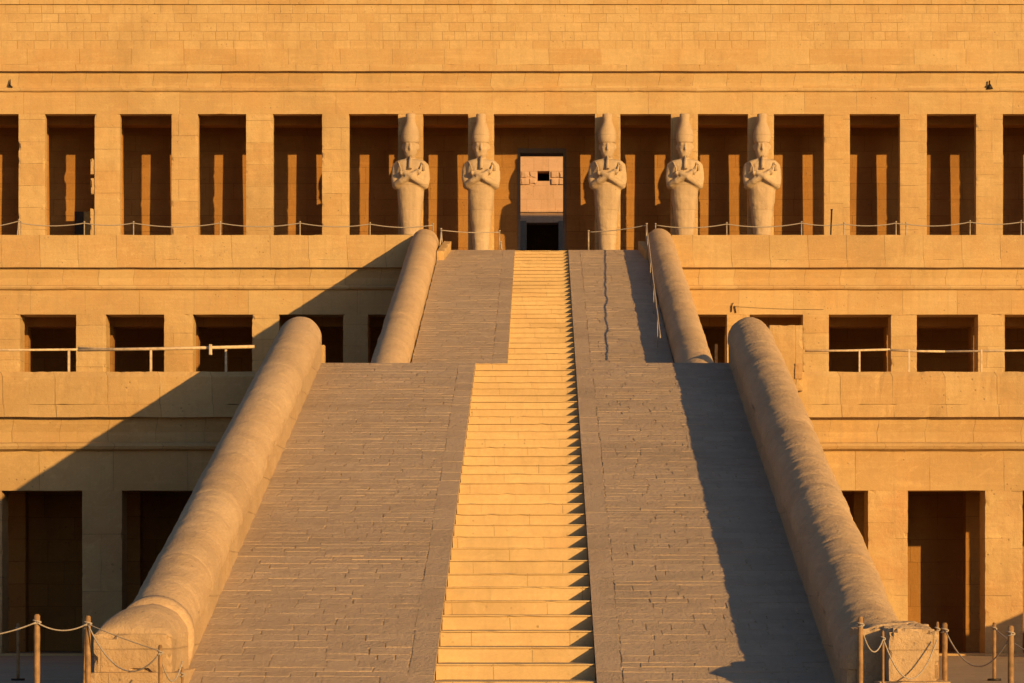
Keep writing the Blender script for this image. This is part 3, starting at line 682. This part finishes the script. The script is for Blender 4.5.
# little iron hook and cable by the middle door
t_ = thing('cable_bracket', (X(733, 106.6), 106.9, Z(310, 107)), 'small dark cable bracket on the wall above the long right balustrade', 'bracket')
MB().tube([(X(731.5, 106.9), 106.97, Z(312, 107)), (X(732, 106.8), 106.95, Z(306, 107)), (X(733.5, 106.8), 106.94, Z(303, 107))], .02, 6).tube([(X(736, 106.9), 106.97, Z(313, 107)), (X(735, 106.8), 106.95, Z(306, 107))], .02, 6).build('hook', M['iron'], t_)
MB().tube(sag((X(735, 106.8), 106.96, Z(306.5, 107)), (X(824, 106.85), 106.97, Z(309.5, 107)), .03), .005, 5).build('cable', M['iron'], t_)

t_ = thing('dark_panel', (X(82, 114.6), 114.6, ZT2), 'dark square panel standing inside the second upper opening from the left', 'panel')
MB().rbox(X(74.5, 114.6), X(91, 114.6), 114.55, 114.7, ZT2, Z(211.5, 114.6), .2, .01, .03, .1, 3).build('board', M['iron'], t_)
# two small dark fittings on the cornice face
t_ = thing('wall_fitting', (X(9.5, 111.8), 111.8, Z(88, 111.8)), 'small dark hooked fitting on the upper cornice near the left edge', 'fitting')
MB().tube([(X(9.6, 111.8), 111.94, Z(78.5, 111.8)), (X(9.4, 111.8), 111.93, Z(83, 111.8)), (X(9, 111.8), 111.92, Z(85.5, 111.8))], [.012, .03, .04], 8).build('stem', M['iron'], t_)
MB().tube([(X(8.8, 111.8), 111.92, Z(84.5, 111.8)), (X(11.8, 111.8), 111.92, Z(87, 111.8))], [.04, .03], 8).build('foot', M['iron'], t_)
t_ = thing('wall_fitting', (X(990, 111.8), 111.8, Z(88.6, 111.8)), 'small dark cone shaped lamp on the upper cornice near the right edge', 'fitting')
MB().tube([(X(990, 111.8), 111.93, Z(80, 111.8)), (X(990, 111.8), 111.93, Z(84.5, 111.8))], .03, 8).build('stem', M['iron'], t_)
MB().tube([(X(990, 111.8), 111.91, Z(84, 111.8)), (X(990.2, 111.8), 111.91, Z(88.6, 111.8))], [.05, .13], 14).build('shade', M['iron'], t_)

# bamboo posts and ropes in front of the ramp
def bamboo(px, row_top, y, dia, label, lean=0.0, group='wooden rope posts around the foot of the ramp'):
    x = X(px, y); zt = Z(row_top, y)
    t_ = thing('wooden_post', (x, y, 0), label, 'post', group)
    pts = [(x + lean * k / 8, y, zt * k / 8) for k in range(9)]
    MB().tube(pts, [dia / 2 * (1 + .05 * math.sin(k * 2.3)) for k in range(9)], 12).build('pole', M['wood'], t_)
    MB().tube([(x + lean, y, zt), (x + lean, y, zt + .02)], [dia * .46, dia * .3], 12).build('cap', M['wood'], t_)
    zz = zt - .10; rp = dia / 2 + .012
    MB().tube([(x + lean + rp * math.cos(a), y + rp * math.sin(a), zz + .03 * math.sin(a * .5)) for a in [k * .45 for k in range(29)]], .011, 6).build('rope_loop', M['rope'], t_)
    MB().tube([(x, y, 0), (x, y, .04)], .13, 16).build('foot', M['iron'], t_)
    return Vector((x + lean, y - dia / 2 - .01, zz))
A = bamboo(37, 615.5, 44.5, .092, 'wooden rope post furthest left at the front')
B = bamboo(88, 617, 44.5, .085, 'straight wooden rope post of the pair left of the sunlit square block')
B2 = bamboo(83.5, 620, 45.1, .05, 'thin leaning wooden post of the pair left of the sunlit square block', .05)
D = bamboo(160.3, 646, 43.6, .06, 'short thin wooden rope post in front of the sunlit left block')
E = bamboo(182.5, 668, 44.4, .035, 'small slim post at the inner corner of the left block')
Bk = bamboo(18, 624, 56.4, .06, 'thin shaded wooden post standing further back at the far left')
Gp = bamboo(860.5, 618, 43.2, .078, 'wooden rope post left of the broken right block')
Hh = bamboo(883, 632, 43.9, .04, 'thin short post at the left corner of the broken right block')
I1 = bamboo(937.5, 623, 46.9, .05, 'thin wooden rope post right of the broken block, left one of a close pair')
I2 = bamboo(944.8, 624, 46.6, .085, 'thick wooden rope post right of the broken block, right one of a close pair')
J = bamboo(994.3, 623.5, 56.2, .07, 'wooden rope post standing further back near the tall right opening')
K_ = bamboo(1010.8, 627, 44.2, .092, 'wooden rope post furthest right at the front')
RG = 'barrier ropes around the foot of the ramp'
def rope(a, b, d, lab, r=.0115): tag(MB().tube(sag(a, b, d, 20), r, 6).build('barrier_rope', M['rope']), lab, 'rope', RG)
rope((X(-60, 44.5), 44.5, Z(636, 44.5)), A, .1, 'rope leaving the photo at the left from the leftmost front post')
rope(A, B, .11, 'rope hanging between the two posts at the far left')
rope(B, D, .46, 'deeply sagging rope in front of the sunlit left block')
rope(B, D + Vector((0, 0, .03)), .02, 'thin taut rope crossing in front of the sunlit left block', .007)
rope(D, E + Vector((0, 0, .2)), .35, 'short rope falling beside the sunlit left block')
rope(Gp, Hh, .28, 'small slack rope loop left of the broken right block')
rope(Hh, (X(937, 44.5), 44.5, Z(640, 44.5)), .58, 'deeply sagging rope in front of the broken right block')
rope(I2, K_, .52, 'deeply sagging rope in front of the tall right opening')
rope(J, (X(1075, 50), 50, Z(668, 50)), .12, 'rope leaving the photo at the bottom right')
# unseen stub added past the right edge to shade the lowest portico
k = thing('shadow_stub', (20, 71, 0), 'low unseen stub added at the right to cast a shadow on the lowest pillars', 'wall')
m = MB().rbox(15.9, 24, 71.5, 72.4, 0, 2.6, .2, .03, .15, 0, 77)
m.v = [(x, y, z * (1 + .06 * (x - 16) + .08 * math.sin(x * 1.4)) if z > .1 else z) for x, y, z in m.v]; m.build('masonry', M['side'], k)
